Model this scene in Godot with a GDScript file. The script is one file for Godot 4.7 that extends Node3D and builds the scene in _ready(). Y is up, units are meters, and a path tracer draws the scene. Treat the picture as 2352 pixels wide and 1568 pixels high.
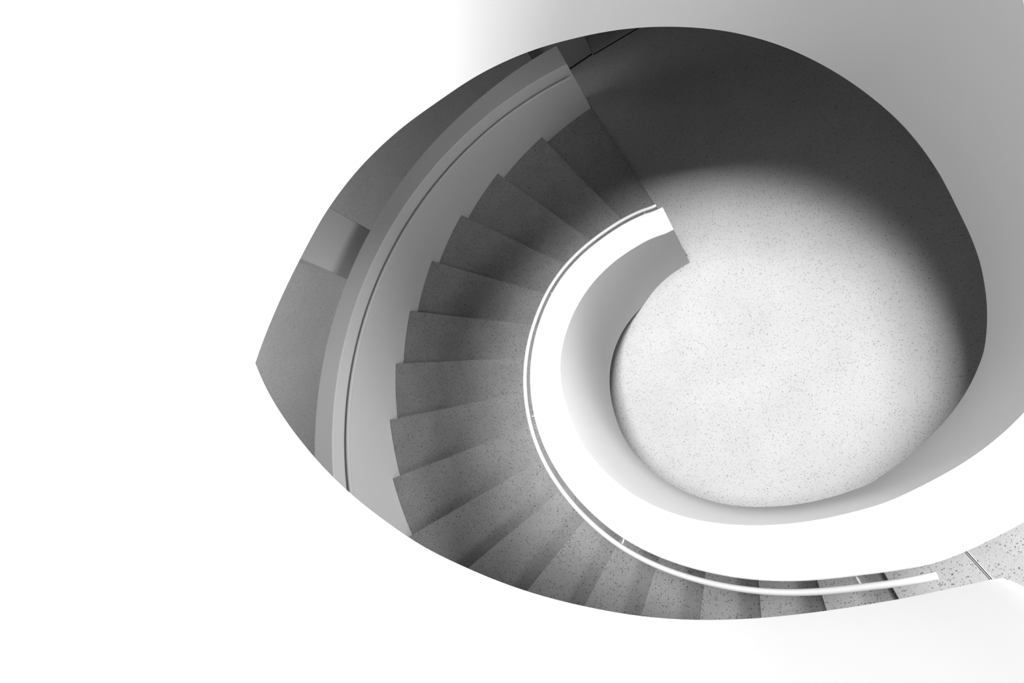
extends Node3D
# A white spiral stair seen from two floors up. Plan axes: x to the picture's right, z down the picture,
# y up. The stair's axis is the origin; angles run clockwise in plan and fall as the stair climbs.

const RISE := 0.165
const WALL_R := 3.609        # inner face of the outer parapet
const SHAFT_R := 6.9
const ROOF_Y := 22.0
const LEVEL1 := 2.97
const LEVEL2 := 6.1
# angle of each riser line at the outer wall and at radius 1.5
const RISER_OUT := [-115.28, -126.25, -137.26, -147.97, -158.55, -168.96, -179.16, -189.36, -199.52, -209.66, -219.9, -230.51, -241.15, -251.67, -262.31, -273.24, -285.0, -296.41]
const RISER_IN := [-111.61, -123.03, -135.0, -145.9, -157.36, -168.26, -179.08, -190.4, -200.91, -211.82, -222.3, -232.43, -242.96, -253.98, -265.42, -276.98, -287.9, -299.15]
# plan radius of the inner parapet: top of the inner face, foot of the inner face, outer face
const TOP_T := [-108.0, -122.0, -130.0, -150.0, -170.0, -180.0, -190.0, -212.0, -222.0, -233.0, -250.0, -265.0, -277.0, -289.0, -298.0, -304.5, -311.0, -321.0, -329.0, -339.0, -350.0, -367.0, -373.0, -380.0, -570.0]
const TOP_R := [1.287, 1.292, 1.284, 1.283, 1.285, 1.290, 1.297, 1.298, 1.314, 1.331, 1.362, 1.386, 1.407, 1.439, 1.472, 1.503, 1.535, 1.597, 1.643, 1.69, 1.727, 1.749, 1.75, 1.75, 1.75]
const FOOT_T := [-108.0, -121.0, -131.0, -143.0, -158.0, -175.0, -198.0, -208.0, -217.0, -226.0, -243.0, -254.0, -269.0, -281.0, -295.0, -302.0, -308.0, -313.0, -320.0, -327.0, -333.0, -339.0, -345.0, -350.0, -367.0, -373.0, -380.0, -570.0]
const FOOT_R := [1.299, 1.289, 1.283, 1.269, 1.279, 1.285, 1.285, 1.292, 1.306, 1.320, 1.339, 1.353, 1.382, 1.406, 1.452, 1.486, 1.520, 1.534, 1.566, 1.598, 1.634, 1.669, 1.701, 1.723, 1.749, 1.75, 1.75, 1.75]
const BACK_T := [-108.0, -112.1, -118.0, -134.0, -155.0, -174.0, -197.0, -212.0, -229.0, -239.0, -249.0, -268.0, -282.0, -293.0, -300.4, -304.6, -311.6, -322.0, -345.0, -367.0, -570.0]
const BACK_R := [1.553, 1.556, 1.568, 1.561, 1.573, 1.566, 1.571, 1.582, 1.599, 1.615, 1.635, 1.666, 1.702, 1.738, 1.784, 1.815, 1.859, 1.93, 2.03, 2.05, 2.05]
# underside of the upper flight at its inner edge
const SOFFIT_T := [-300.0, -364.0, -372.0, -382.0, -392.0, -402.0, -412.0, -422.0, -432.0, -442.0, -452.0, -462.0, -472.0, -482.0, -492.0, -502.0, -512.0, -522.0, -532.0, -542.0, -552.0, -563.0]
const SOFFIT_Y := [2.37, 2.37, 2.397, 2.452, 2.61, 2.778, 2.933, 3.101, 3.273, 3.432, 3.582, 3.737, 3.893, 4.063, 4.226, 4.382, 4.567, 4.75, 4.923, 5.09, 5.282, 5.512]
# inner edge of the gallery on the second level
const GALLERY_T := [-200.0, -202.1, -207.1, -216.8, -226.6, -233.4, -239.1, -246.6, -254.8, -262.2, -269.0, -278.0, -284.4, -288.7, -293.5, -299.0, -301.8, -303.4]
const GALLERY_R := [1.752, 1.746, 1.726, 1.675, 1.629, 1.601, 1.584, 1.561, 1.547, 1.541, 1.543, 1.550, 1.560, 1.571, 1.590, 1.620, 1.640, 1.653]
const OUTER_BACK_T := [-112.0, -120.0, -132.0, -150.0, -167.0, -195.0, -300.0]
const OUTER_BACK_R := [3.895, 3.879, 3.848, 3.832, 3.822, 3.81, 3.81]

var plaster: StandardMaterial3D
var cap_plaster: StandardMaterial3D
var unseen_dark: StandardMaterial3D
var terrazzo: StandardMaterial3D
var tread_terrazzo: StandardMaterial3D
var landing_terrazzo: StandardMaterial3D
var rail_paint: StandardMaterial3D
var steel: StandardMaterial3D
var joint_dark: StandardMaterial3D
var glow: StandardMaterial3D


func _ready() -> void:
	# ---- camera
	var cam := Camera3D.new()
	cam.name = "camera"
	cam.fov = 53.1301
	cam.near = 0.05
	cam.far = 60.0
	var right := Vector3(0.928254, -0.371947, 0.0)
	var down := Vector3(-0.0671928, -0.1676905, 0.9835472)
	var ahead := Vector3(-0.3658273, -0.9129816, -0.1806515)
	cam.transform = Transform3D(Basis(right, -down, -ahead), Vector3(0.434, 7.725, 1.088))
	add_child(cam)
	cam.current = true
	# ---- environment and exposure
	var env := Environment.new()
	env.background_mode = Environment.BG_COLOR
	env.background_color = Color(0.0, 0.0, 0.0)
	env.tonemap_mode = Environment.TONE_MAPPER_LINEAR
	env.tonemap_exposure = 1.0
	env.sdfgi_enabled = true
	env.ssao_enabled = true
	env.ssil_enabled = true
	var we := WorldEnvironment.new()
	we.name = "environment"
	we.environment = env
	add_child(we)
	# ---- daylight: a rooflight over the well and a window in the ground floor hall, plus two added fill lamps
	area_light("skylight_lamp", Vector3(1.2, ROOF_Y - 0.12, -1.1), Vector3(0, -1, 0), Vector2(5.0, 5.0), 690.0)
	area_light("added_wall_lamp", Vector3(6.1, 8.7, -2.53), Vector3(-0.924, 0, 0.383), Vector2(3.0, 1.8), 115.0)  # added fill: whitens the left and gallery walls, no known source there
	area_light("added_step_lamp", Vector3(5.78, 9.0, 3.16), Vector3(-0.877, 0, -0.48), Vector2(3.0, 2.4), 48.0)  # added fill: rakes across the treads so each step shows
	area_light("window_lamp", Vector3(-8.8, 2.4, -1.0), Vector3(1, 0, 0), Vector2(5.0, 3.0), 12.0)
	make_materials()
	build_hall()
	build_floors()
	build_upper_flight()
	build_gallery()
	build_stair()
	build_landing_parapet()


func area_light(called: String, at: Vector3, towards: Vector3, size: Vector2, energy: float) -> void:
	var l := AreaLight3D.new()
	l.name = called
	l.area_size = size
	l.light_energy = energy
	l.area_normalize_energy = true
	l.area_range = 40.0
	l.area_attenuation = 2.0
	l.shadow_enabled = true
	var up := Vector3(0, 0, 1) if absf(towards.y) > 0.9 else Vector3.UP
	l.transform = Transform3D(Basis.looking_at(towards, up), at)
	add_child(l)


# ---------------------------------------------------------------- materials
func plain(v: float, rough: float, spec := 0.3) -> StandardMaterial3D:
	var m := StandardMaterial3D.new()
	m.albedo_color = Color(v, v, v).linear_to_srgb()
	m.roughness = rough
	m.metallic_specular = spec
	return m


func noise_tex(freq: float, seed_: int, lo: float, hi: float, size := 512) -> Image:
	var n := FastNoiseLite.new()
	n.seed = seed_
	n.noise_type = FastNoiseLite.TYPE_SIMPLEX_SMOOTH
	n.frequency = freq
	n.fractal_octaves = 4
	var im := n.get_seamless_image(size, size)
	im.convert(Image.FORMAT_L8)
	var data := im.get_data()
	for i in data.size():
		data[i] = int(clampf(lo + (hi - lo) * data[i] / 255.0, 0.0, 255.0))
	return Image.create_from_data(size, size, false, Image.FORMAT_L8, data)


# light ground with fine dark chips, a tile of `side` pixels
func chip_image(side: int, seed_: int, lo: float, hi: float, chips: int, dark: float, largest: float) -> Image:
	var im := noise_tex(0.012, seed_, lo, hi)
	im.resize(side, side, Image.INTERPOLATE_BILINEAR)
	var data := im.get_data()
	var rng := RandomNumberGenerator.new()
	rng.seed = seed_ * 7 + 3
	for i in data.size():
		data[i] = clampi(data[i] + (rng.randi() & 15) - 8, 0, 255)
	for k in chips:
		var cx := rng.randi_range(0, side - 1)
		var cy := rng.randi_range(0, side - 1)
		var s := rng.randf()
		var rad := 0.6 + largest * s * s * s * s * s
		var tone := dark + (1.0 - dark) * rng.randf() * 0.75
		var stretch := rng.randf_range(0.7, 1.4)
		var n := int(ceil(rad * 1.5))
		for y in range(-n, n + 1):
			for x in range(-n, n + 1):
				if x * x * stretch + y * y / stretch > rad * rad:
					continue
				var at := posmod(cy + y, side) * side + posmod(cx + x, side)
				data[at] = int(data[at] * tone)
	return Image.create_from_data(side, side, false, Image.FORMAT_L8, data)


func chip_material(im: Image, metres: float, rough: float) -> StandardMaterial3D:
	var m := StandardMaterial3D.new()
	im.convert(Image.FORMAT_RGB8)
	im.generate_mipmaps()
	m.albedo_texture = ImageTexture.create_from_image(im)
	m.roughness = rough
	m.metallic_specular = 0.35
	m.uv1_triplanar = true
	m.uv1_world_triplanar = true
	m.uv1_scale = Vector3.ONE / metres
	return m


func make_materials() -> void:
	plaster = plain(0.62, 0.85, 0.2)
	cap_plaster = plain(0.66, 0.7, 0.25)
	unseen_dark = plain(0.05, 0.9, 0.2)  # unseen surfaces coloured darker than real plaster, to keep the shade below deep
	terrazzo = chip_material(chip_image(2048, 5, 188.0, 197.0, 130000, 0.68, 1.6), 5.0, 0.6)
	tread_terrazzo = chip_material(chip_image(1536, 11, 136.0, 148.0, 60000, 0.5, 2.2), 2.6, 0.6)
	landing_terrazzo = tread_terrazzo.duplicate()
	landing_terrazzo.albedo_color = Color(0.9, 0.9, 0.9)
	rail_paint = plain(0.6, 0.35, 0.4)
	steel = plain(0.55, 0.35, 0.5)
	steel.metallic = 0.2
	joint_dark = plain(0.03, 0.8, 0.2)
	glow = plain(0.8, 0.6)
	glow.emission_enabled = true
	glow.emission = Color(1, 1, 1)
	glow.emission_energy_multiplier = 1.0


# ---------------------------------------------------------------- helpers
func lut(ts: Array, vs: Array, t: float) -> float:
	if t >= ts[0]:
		return vs[0]
	for i in range(1, ts.size()):
		if t >= ts[i]:
			var a: float = ts[i - 1]
			var b: float = ts[i]
			# smooth (Catmull-Rom, end slopes clamped) between the measured stations
			var u := (t - a) / (b - a)
			var p0: float = vs[maxi(i - 2, 0)]
			var p1: float = vs[i - 1]
			var p2: float = vs[i]
			var p3: float = vs[mini(i + 1, vs.size() - 1)]
			var x0: float = ts[maxi(i - 2, 0)]
			var x3: float = ts[mini(i + 1, ts.size() - 1)]
			var m1 := (p2 - p0) / (b - x0) * (b - a) if b != x0 else p2 - p1
			var m2 := (p3 - p1) / (x3 - a) * (b - a) if x3 != a else p2 - p1
			var u2 := u * u
			var u3 := u2 * u
			return (2 * u3 - 3 * u2 + 1) * p1 + (u3 - 2 * u2 + u) * m1 + (-2 * u3 + 3 * u2) * p2 + (u3 - u2) * m2
	return vs[vs.size() - 1]


func nose(t: float) -> float:                    # height of the line through the step edges
	if t >= RISER_OUT[0]:
		return RISE
	for i in range(1, 18):
		if t >= RISER_OUT[i]:
			return RISE * (i + (t - RISER_OUT[i - 1]) / (RISER_OUT[i] - RISER_OUT[i - 1]))
	return minf(3.06, LEVEL1 + (RISER_OUT[17] - t) / 11.2 * RISE)


func pt(rad: float, t: float, y: float) -> Vector3:
	return Vector3(rad * cos(deg_to_rad(t)), y, rad * sin(deg_to_rad(t)))


func quad(st: SurfaceTool, a: Vector3, b: Vector3, c: Vector3, d: Vector3, out: Vector3, group := -1) -> void:
	st.set_smooth_group(group)
	var n := (c - a).cross(d - b)
	var vs := [a, b, c, a, c, d]
	if n.dot(out) > 0.0:                         # front faces run clockwise
		vs = [a, c, b, a, d, c]
	for v in vs:
		st.add_vertex(v)


func start() -> SurfaceTool:
	var st := SurfaceTool.new()
	st.begin(Mesh.PRIMITIVE_TRIANGLES)
	return st


func finish(st: SurfaceTool, called: String, m: Material, parent: Node = self) -> MeshInstance3D:
	st.generate_normals()
	var o := MeshInstance3D.new()
	o.name = called
	o.mesh = st.commit()
	o.material_override = m
	o.cast_shadow = GeometryInstance3D.SHADOW_CASTING_SETTING_ON
	parent.add_child(o, true)
	return o


# rings: each an equal-length closed loop of points; each long side is one smooth surface, ends closed
func skin(st: SurfaceTool, rings: Array, smooth_round := false) -> void:
	var n: int = rings[0].size()
	for i in rings.size() - 1:
		var mid := Vector3.ZERO
		for k in n:
			mid += rings[i][k] + rings[i + 1][k]
		mid /= 2.0 * n
		for k in n:
			var j := (k + 1) % n
			var centre: Vector3 = (rings[i][k] + rings[i][j] + rings[i + 1][k] + rings[i + 1][j]) / 4.0
			quad(st, rings[i][k], rings[i][j], rings[i + 1][j], rings[i + 1][k], centre - mid, 1 if smooth_round else k + 1)
	for e in [0, rings.size() - 1]:
		var mid := Vector3.ZERO
		for v in rings[e]:
			mid += v
		mid /= n
		var away: Vector3 = mid - (rings[1][0] if e == 0 else rings[e - 1][0])
		st.set_smooth_group(-1)
		for k in range(1, n - 1):
			var a: Vector3 = rings[e][0]
			var b: Vector3 = rings[e][k]
			var c: Vector3 = rings[e][k + 1]
			var vs := [a, b, c]
			if (b - a).cross(c - a).dot(away) > 0.0:
				vs = [a, c, b]
			for v in vs:
				st.add_vertex(v)


func angles(from: float, to: float, step := 1.5) -> Array:
	var n := maxi(1, int(ceil(absf(to - from) / step)))
	var out := []
	for i in n + 1:
		out.append(lerpf(from, to, float(i) / n))
	return out


# a band that follows the stair: f(t) gives its section as an Array of Vector2(radius, height)
func band(ts: Array, f: Callable) -> SurfaceTool:
	var st := start()
	var rings := []
	for t in ts:
		var ring := []
		for p in f.call(t):
			ring.append(pt(p.x, t, p.y))
		rings.append(ring)
	skin(st, rings)
	return st


# section with softened upper corners
func section(r0_top: float, r0_foot: float, r1: float, y0: float, y1: float, b := 0.006) -> Array:
	return [Vector2(r0_foot, y0), Vector2(r0_top, y1 - b), Vector2(r0_top + b, y1), Vector2(r1 - b, y1), Vector2(r1, y1 - b), Vector2(r1, y0)]


func box(st: SurfaceTool, c: Vector3, s: Vector3, turn := 0.0) -> void:
	var b := Basis(Vector3.UP, turn)
	var h := s / 2.0
	var ax := [b.x * h.x, b.y * h.y, b.z * h.z]
	for k in 3:
		for g in [-1.0, 1.0]:
			var o: Vector3 = ax[k] * g
			var u: Vector3 = ax[(k + 1) % 3]
			var v: Vector3 = ax[(k + 2) % 3]
			quad(st, c + o - u - v, c + o + u - v, c + o + u + v, c + o - u + v, o)


func slab(st: SurfaceTool, poly: PackedVector2Array, y0: float, y1: float) -> void:
	var idx := Geometry2D.triangulate_polygon(poly)
	for k in range(0, idx.size(), 3):
		for top in [true, false]:
			var y := y1 if top else y0
			var a := Vector3(poly[idx[k]].x, y, poly[idx[k]].y)
			var b := Vector3(poly[idx[k + 1]].x, y, poly[idx[k + 1]].y)
			var c := Vector3(poly[idx[k + 2]].x, y, poly[idx[k + 2]].y)
			st.set_smooth_group(-1)
			var up := (b - a).cross(c - a).y > 0.0
			for v in ([a, c, b] if up == top else [a, b, c]):
				st.add_vertex(v)
	var sense := 0.0
	for k in poly.size():
		sense += poly[k].cross(poly[(k + 1) % poly.size()])
	for k in poly.size():
		var p := poly[k]
		var q := poly[(k + 1) % poly.size()]
		var n := Vector3(q.y - p.y, 0, -(q.x - p.x)) * signf(sense)
		quad(st, Vector3(p.x, y0, p.y), Vector3(q.x, y0, q.y), Vector3(q.x, y1, q.y), Vector3(p.x, y1, p.y), n)


func arc(poly: PackedVector2Array, f: Callable, from: float, to: float, step := 1.5) -> void:
	for t in angles(from, to, step):
		var v := pt(f.call(t), t, 0.0)
		poly.append(Vector2(v.x, v.z))


func tag(o: Node, label: String, category: String, kind := "", group := "") -> Node:
	o.set_meta("label", label)
	o.set_meta("category", category)
	if kind:
		o.set_meta("kind", kind)
	if group:
		o.set_meta("group", group)
	return o


func thing(called: String) -> Node3D:
	var o := Node3D.new()
	o.name = called
	add_child(o, true)
	return o


func tube(st: SurfaceTool, path: Array, rad: float, sides := 20) -> void:
	var rings := []
	for i in path.size():
		var a: Vector3 = path[maxi(i - 1, 0)]
		var b: Vector3 = path[mini(i + 1, path.size() - 1)]
		var along := (b - a).normalized()
		var side := along.cross(Vector3.UP).normalized()
		if side.length() < 0.5:
			side = Vector3.RIGHT
		var over := side.cross(along)
		var ring := []
		for k in sides:
			var w := TAU * k / sides
			ring.append(path[i] + (side * cos(w) + over * sin(w)) * rad)
		rings.append(ring)
	skin(st, rings, true)


# ---------------------------------------------------------------- the building
func build_hall() -> void:
	var st := start()
	for k in 4:
		var along := k % 2 == 0
		var s := Vector3(18.6, 5.8, 0.3) if along else Vector3(0.3, 5.8, 18.6)
		var c := Vector3(0, 2.9, 9.15) if k == 0 else Vector3(9.15, 2.9, 0) if k == 1 else Vector3(0, 2.9, -9.15) if k == 2 else Vector3(-9.15, 2.9, 0)
		st = start()
		if k < 3:
			box(st, c, s)
		else:                                    # the left wall has a window opening
			box(st, Vector3(-9.15, 0.45, 0), Vector3(0.3, 0.9, 18.6))
			box(st, Vector3(-9.15, 4.85, 0), Vector3(0.3, 1.9, 18.6))
			box(st, Vector3(-9.15, 2.4, -6.4), Vector3(0.3, 3.0, 5.8))
			box(st, Vector3(-9.15, 2.4, 5.4), Vector3(0.3, 3.0, 7.8))
		tag(finish(st, ["wall_south", "wall_east", "wall_north", "wall_west"][k], unseen_dark), "grey outer wall of the ground floor hall around the stair", "wall", "structure")
	st = start()
	box(st, Vector3(-9.15, 2.4, -1.0), Vector3(0.04, 3.0, 5.0))
	tag(finish(st, "window_1", glow), "bright ground floor window lighting the foot of the stair", "window", "structure")
	# hall ceiling round the stair drum, drum wall and roof
	tag(finish(band(angles(0, -360, 3.0), func(t: float) -> Array:
		var far := 9.3 / maxf(absf(cos(deg_to_rad(t))), absf(sin(deg_to_rad(t))))
		return [Vector2(SHAFT_R, 5.5), Vector2(far, 5.5), Vector2(far, 5.8), Vector2(SHAFT_R, 5.8)]), "ceiling", unseen_dark), "grey ceiling of the ground floor hall outside the stair drum", "ceiling", "structure")
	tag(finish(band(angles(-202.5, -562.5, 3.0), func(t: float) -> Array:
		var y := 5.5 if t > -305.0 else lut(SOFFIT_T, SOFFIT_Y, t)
		return [Vector2(SHAFT_R, y), Vector2(SHAFT_R + 0.2, y), Vector2(SHAFT_R + 0.2, ROOF_Y), Vector2(SHAFT_R, ROOF_Y)]), "wall_drum", unseen_dark), "round drum wall enclosing the upper storeys of the stair", "wall", "structure")
	st = start()
	var poly := PackedVector2Array()
	arc(poly, func(_t: float) -> float: return SHAFT_R + 0.2, 0, -357, 3.0)
	slab(st, poly, ROOF_Y, ROOF_Y + 0.3)
	tag(finish(st, "ceiling_roof", unseen_dark), "flat roof over the stair drum", "ceiling", "structure")
	st = start()
	box(st, Vector3(1.2, ROOF_Y - 0.05, -1.1), Vector3(5.0, 0.08, 5.0))
	tag(finish(st, "skylight", glow), "square glowing rooflight above the stairwell", "skylight", "structure")
	st = start()
	box(st, Vector3(6.19, 8.7, -2.567), Vector3(0.1, 1.8, 3.0), atan2(0.383, 0.924))  # added panel, goes with the lamp that whitens the walls
	tag(finish(st, "window_2", glow), "added glowing panel by the drum wall above the upper flight, whitening the walls opposite", "window", "structure")
	st = start()
	box(st, Vector3(5.87, 9.0, 3.21), Vector3(0.1, 2.4, 3.0), atan2(-0.48, 0.877))  # added panel, goes with the lamp that picks out the treads
	tag(finish(st, "window_3", glow), "added glowing panel by the drum wall above the landing, bringing out the steps", "window", "structure")
	# two piers under the upper flight
	pier(Vector2(-3.97, -1.655), Vector2(-4.172, -1.045), 4.6, "grey pier standing outside the lower part of the stair, between the two floor areas at far left", plaster)
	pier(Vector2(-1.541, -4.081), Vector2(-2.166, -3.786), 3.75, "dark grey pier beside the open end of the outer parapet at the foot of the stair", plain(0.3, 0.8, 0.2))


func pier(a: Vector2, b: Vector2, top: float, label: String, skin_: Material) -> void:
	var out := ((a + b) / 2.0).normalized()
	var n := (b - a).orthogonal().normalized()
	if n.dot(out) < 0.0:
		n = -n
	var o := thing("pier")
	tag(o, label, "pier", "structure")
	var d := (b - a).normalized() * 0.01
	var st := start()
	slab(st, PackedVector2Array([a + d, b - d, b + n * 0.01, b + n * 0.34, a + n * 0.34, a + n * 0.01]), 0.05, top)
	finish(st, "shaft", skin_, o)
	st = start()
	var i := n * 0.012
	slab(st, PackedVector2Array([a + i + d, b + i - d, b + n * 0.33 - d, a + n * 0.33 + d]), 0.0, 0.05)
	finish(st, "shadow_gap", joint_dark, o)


func build_floors() -> void:
	var st := start()
	var o := thing("floor")
	tag(o, "pale speckled terrazzo floor at the bottom of the stairwell", "floor", "structure")
	box(st, Vector3(0, -0.15, 0), Vector3(18.6, 0.3, 18.6))
	finish(st, "slab", terrazzo, o)
	st = start()
	var a := Vector2(-1.542, -4.083)
	var b := a + Vector2(0.549, -0.212) * 3.0
	var n := (b - a).orthogonal().normalized() * 0.008
	slab(st, PackedVector2Array([a - n, b - n, b + n, a + n]), -0.01, 0.0015)
	finish(st, "floor_joint", joint_dark, o)
	st = start()
	var ra := riser_point(0, 1.56)
	var rb := riser_point(0, 3.9)
	var rn := (rb - ra).orthogonal().normalized() * 0.009
	if rn.dot(Vector2(1, -0.3)) < 0.0:
		rn = -rn
	slab(st, PackedVector2Array([ra, rb, rb + rn, ra + rn]), -0.01, 0.0015)
	finish(st, "floor_joint", joint_dark, o)
	# first landing: two terrazzo slabs with a joint between them
	o = thing("floor_landing")
	tag(o, "speckled grey terrazzo landing at the top of the visible flight", "floor", "structure")
	var ja := Vector2(1.3385, 1.5655)
	var jb := Vector2(1.4475, 1.7145)
	var jd := (jb - ja).normalized()
	var jn := jd.orthogonal()
	if jn.dot(Vector2(1, -1)) < 0.0:
		jn = -jn
	var j0 := ja - jd * 0.25
	var j1 := ja + jd * 2.68
	for side in 2:
		st = start()
		var poly := PackedVector2Array()
		if side == 0:
			poly.append(riser_point(17, 1.56))
			poly.append(riser_point(17, 4.84))
			arc(poly, func(_t: float) -> float: return 4.84, -297.5, -308.0)
			poly.append(j1 - jn * 0.0085)
			poly.append(j0 - jn * 0.0085)
		else:
			poly.append(j0 + jn * 0.0085)
			poly.append(j1 + jn * 0.0085)
			arc(poly, func(_t: float) -> float: return 4.84, -311.5, -385.0)
			arc(poly, func(t: float) -> float: return lut(FOOT_T, FOOT_R, t) + 0.06, -385.0, -316.0)
		slab(st, poly, 2.40, LEVEL1)
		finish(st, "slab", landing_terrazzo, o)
	st = start()
	slab(st, PackedVector2Array([j0 - jn * 0.0085, j1 - jn * 0.0085, j1 + jn * 0.0085, j0 + jn * 0.0085]), 2.6, LEVEL1 - 0.012)
	finish(st, "joint_bed", joint_dark, o)
	st = start()
	slab(st, PackedVector2Array([j0 - jn * 0.004, j1 - jn * 0.004, j1 + jn * 0.002, j0 + jn * 0.002]), LEVEL1 - 0.03, LEVEL1 - 0.006)
	finish(st, "joint_strip", plain(0.2, 0.5), o)
	st = start()
	slab(st, PackedVector2Array([j0 + jn * 0.0065, j1 + jn * 0.0065, j1 + jn * 0.0093, j0 + jn * 0.0093]), LEVEL1 - 0.03, LEVEL1 + 0.001)
	var edge := finish(st, "joint_edge", steel, o)
	edge.set_meta("label", "bright metal edge strip")


func riser_point(i: int, rad: float) -> Vector2:
	var a := pt(1.5, RISER_IN[i], 0.0)
	var b := pt(WALL_R, RISER_OUT[i], 0.0)
	var p := Vector2(a.x, a.z)
	var d := (Vector2(b.x, b.z) - p).normalized()
	var pd := p.dot(d)
	return p + d * (-pd + sqrt(maxf(0.0, pd * pd - p.dot(p) + rad * rad)))


func build_stair() -> void:
	var o := thing("spiral_staircase")
	tag(o, "curving speckled terrazzo staircase round the open well, with white inner and grey outer parapet", "staircase")
	for i in 17:
		var poly := PackedVector2Array()
		var inner := lut(FOOT_T, FOOT_R, RISER_IN[i]) + 0.05
		poly.append(riser_point(i, inner))
		poly.append(riser_point(i, WALL_R - 0.006))
		var b := riser_point(i + 1, WALL_R - 0.006)
		var t0 := rad_to_deg(poly[1].angle())
		var t1 := rad_to_deg(b.angle())
		while t1 > t0:
			t1 -= 360.0
		for k in range(1, 6):
			var v := pt(WALL_R - 0.006, lerpf(t0, t1, k / 6.0), 0)
			poly.append(Vector2(v.x, v.z))
		poly.append(b)
		poly.append(riser_point(i + 1, inner))
		var st := start()
		slab(st, poly, RISE * (i + 1) - 0.045, RISE * (i + 1))
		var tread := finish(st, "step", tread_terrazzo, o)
		# the riser stands back under the edge of the tread
		var uphill := (poly[1] - poly[0]).orthogonal().normalized() * 0.035
		if uphill.dot(b - poly[1]) < 0.0:
			uphill = -uphill
		poly[0] += uphill
		poly[1] = (poly[1] + uphill).limit_length(WALL_R - 0.006)
		st = start()
		slab(st, poly, maxf(RISE * (i + 1) - 0.26, 0.0), RISE * (i + 1) - 0.045)
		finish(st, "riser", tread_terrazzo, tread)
	# underside between the parapets
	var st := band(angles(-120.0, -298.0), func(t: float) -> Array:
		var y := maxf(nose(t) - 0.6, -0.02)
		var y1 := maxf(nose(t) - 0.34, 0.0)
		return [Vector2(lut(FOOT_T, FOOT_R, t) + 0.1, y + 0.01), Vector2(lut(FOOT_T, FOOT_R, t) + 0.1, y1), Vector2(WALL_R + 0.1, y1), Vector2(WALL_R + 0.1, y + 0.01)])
	finish(st, "underside", unseen_dark, o)
	# inner parapet
	var ends := [-111.4, -304.6]
	st = band(angles(ends[0], ends[1]), func(t: float) -> Array:
		return section(lut(TOP_T, TOP_R, t), lut(FOOT_T, FOOT_R, t), lut(BACK_T, BACK_R, t), minf(maxf(nose(t) - 0.6, -0.02), 2.37), nose(t) + 1.03, 0.0))
	var par := finish(st, "inner_parapet", plaster, o)
	st = band(angles(ends[0], ends[1]), func(t: float) -> Array:
		return section(lut(TOP_T, TOP_R, t), lut(TOP_T, TOP_R, t), lut(BACK_T, BACK_R, t), nose(t) + 1.03, nose(t) + 1.05))
	finish(st, "coping", cap_plaster, par)
	# outer parapet
	st = band(angles(-115.35, -299.0), func(t: float) -> Array:
		return section(WALL_R, WALL_R, lut(OUTER_BACK_T, OUTER_BACK_R, t), -0.01, nose(t) + 0.98, 0.0))
	par = finish(st, "outer_parapet", plaster, o)
	st = band(angles(-115.35, -299.0), func(t: float) -> Array:
		return section(WALL_R, WALL_R, lut(OUTER_BACK_T, OUTER_BACK_R, t), nose(t) + 0.98, nose(t) + 1.0, 0.002))
	finish(st, "coping", cap_plaster, par)
	handrail(o, -113.2, -302.8, func(t: float) -> Vector2: return Vector2(lut(BACK_T, BACK_R, t) + 0.062, nose(t) + 1.0), -1.0, [-118.0, -161.5, -205.1, -249.0, -293.4], "white handrail on the inner parapet")
	handrail(o, -115.8, -299.0, func(t: float) -> Vector2: return Vector2(WALL_R - 0.055, nose(t) + 0.83), 1.0, [-119.0, -142.5, -164.6, -185.0, -206.0, -228.0, -250.0, -272.0], "grey white handrail on the outer parapet")


func handrail(parent: Node, from: float, to: float, f: Callable, wall_side: float, brackets: Array, label: String) -> void:
	var path := []
	for t in angles(from, to):
		var p: Vector2 = f.call(t)
		path.append(pt(p.x, t, p.y))
	var st := start()
	tube(st, path, 0.0175)
	var rail := finish(st, "handrail", rail_paint, parent)
	rail.set_meta("label", label)
	# tube ends closed with a small plug
	var plug := plain(0.36, 0.5)
	for e in 2:
		var at: Vector3 = path[0] if e == 0 else path[path.size() - 1]
		var back: Vector3 = path[1] if e == 0 else path[path.size() - 2]
		var out := (at - back).normalized()
		st = start()
		tube(st, [at - out * 0.002, at + out * 0.0015], 0.0135, 16)
		finish(st, "end_cap", plug, rail)
	for t in brackets:
		var p: Vector2 = f.call(t)
		st = start()
		var reach := 0.062 if wall_side < 0.0 else 0.055
		tube(st, [pt(p.x, t, p.y - 0.006), pt(p.x + wall_side * 0.02, t, p.y - 0.05), pt(p.x + wall_side * (reach + 0.01), t, p.y - 0.052)], 0.006, 10)
		finish(st, "bracket", rail_paint, rail)


func build_landing_parapet() -> void:
	var o := thing("landing_balustrade")
	tag(o, "wide white balustrade past the coping joint, curving along the landing at the right edge", "balustrade")
	var ts := angles(-304.6, -380.0, 0.6)
	finish(band(ts, func(t: float) -> Array:
		return section(lut(TOP_T, TOP_R, t), lut(FOOT_T, FOOT_R, t), lut(BACK_T, BACK_R, t), lut(SOFFIT_T, SOFFIT_Y, t), nose(t) + 1.03, 0.0)), "balustrade_wall", plaster, o)
	finish(band(ts, func(t: float) -> Array:
		return section(lut(TOP_T, TOP_R, t), lut(TOP_T, TOP_R, t), lut(BACK_T, BACK_R, t), nose(t) + 1.03, nose(t) + 1.05)), "coping", cap_plaster, o)


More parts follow.
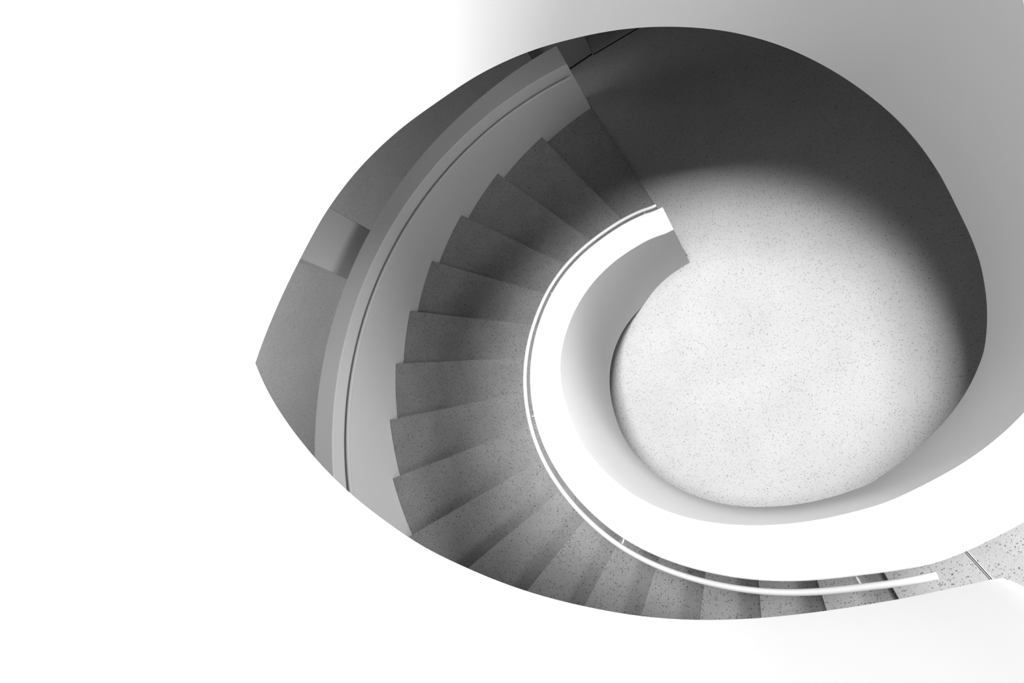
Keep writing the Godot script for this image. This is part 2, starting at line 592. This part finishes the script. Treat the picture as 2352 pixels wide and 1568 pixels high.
func build_upper_flight() -> void:
	var o := thing("upper_staircase")
	tag(o, "inner wall of the upper stair flight sweeping white and grey over the dark floor", "staircase")
	finish(band(angles(-380.0, -562.3, 0.6), func(t: float) -> Array:
		var y := lut(SOFFIT_T, SOFFIT_Y, t)
		var top := minf(lerpf(nose(-380.0) + 1.05, y + 2.0, smoothstep(380.0, 396.0, -t)), 7.1)
		return section(1.75, 1.75, 2.05, y, top)), "inner_parapet", plaster, o)
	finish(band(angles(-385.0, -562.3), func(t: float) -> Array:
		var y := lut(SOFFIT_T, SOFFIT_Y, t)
		return [Vector2(1.80, y + 0.005), Vector2(SHAFT_R - 0.02, y + 0.005), Vector2(SHAFT_R - 0.02, y + 0.5), Vector2(1.80, y + 0.5)]), "flight_slab", unseen_dark, o)


func build_gallery() -> void:
	var path := PackedVector2Array()
	arc(path, func(t: float) -> float: return lut(GALLERY_T, GALLERY_R, t), -202.1, -303.4)
	for p in [[0.933, 1.376], [0.952, 1.381], [0.966, 1.388], [0.978, 1.396], [0.992, 1.410], [1.008, 1.432], [1.03, 1.466], [1.10, 1.575], [1.30, 1.885], [1.8, 2.66], [2.6, 3.9]]:
		path.append(Vector2(p[0], p[1]))
	# the wall stands along the path; its thickness lies away from the well
	var back := PackedVector2Array()
	for i in path.size():
		var d := (path[mini(i + 1, path.size() - 1)] - path[maxi(i - 1, 0)]).normalized()
		var n := Vector2(d.y, -d.x)
		if i < path.size() - 12 and n.dot(path[i]) < 0.0 or i >= path.size() - 12 and n.dot(Vector2(-1, 0.6)) < 0.0:
			n = -n
		back.append(path[i] + n * 0.30)
	var o := thing("gallery_balustrade")
	tag(o, "tall white balustrade of the upper gallery filling the lower left, with a rounded end", "balustrade")
	var st := start()
	var rings := []
	for i in path.size():
		rings.append([Vector3(path[i].x, 5.5, path[i].y), Vector3(path[i].x, 7.1, path[i].y), Vector3(back[i].x, 7.1, back[i].y), Vector3(back[i].x, 5.5, back[i].y)])
	skin(st, rings)
	finish(st, "balustrade_wall", plaster, o)
	st = start()
	var poly := PackedVector2Array()
	for i in path.size():
		if i < path.size() - 12 or i > path.size() - 4:
			poly.append(path[i].lerp(back[i], 0.5))
	arc(poly, func(_t: float) -> float: return SHAFT_R - 0.01, -304.0, -202.6, 3.0)
	slab(st, poly, 5.51, LEVEL2)
	tag(finish(st, "floor_gallery", unseen_dark), "upper gallery floor slab behind the tall white balustrade", "floor", "structure")
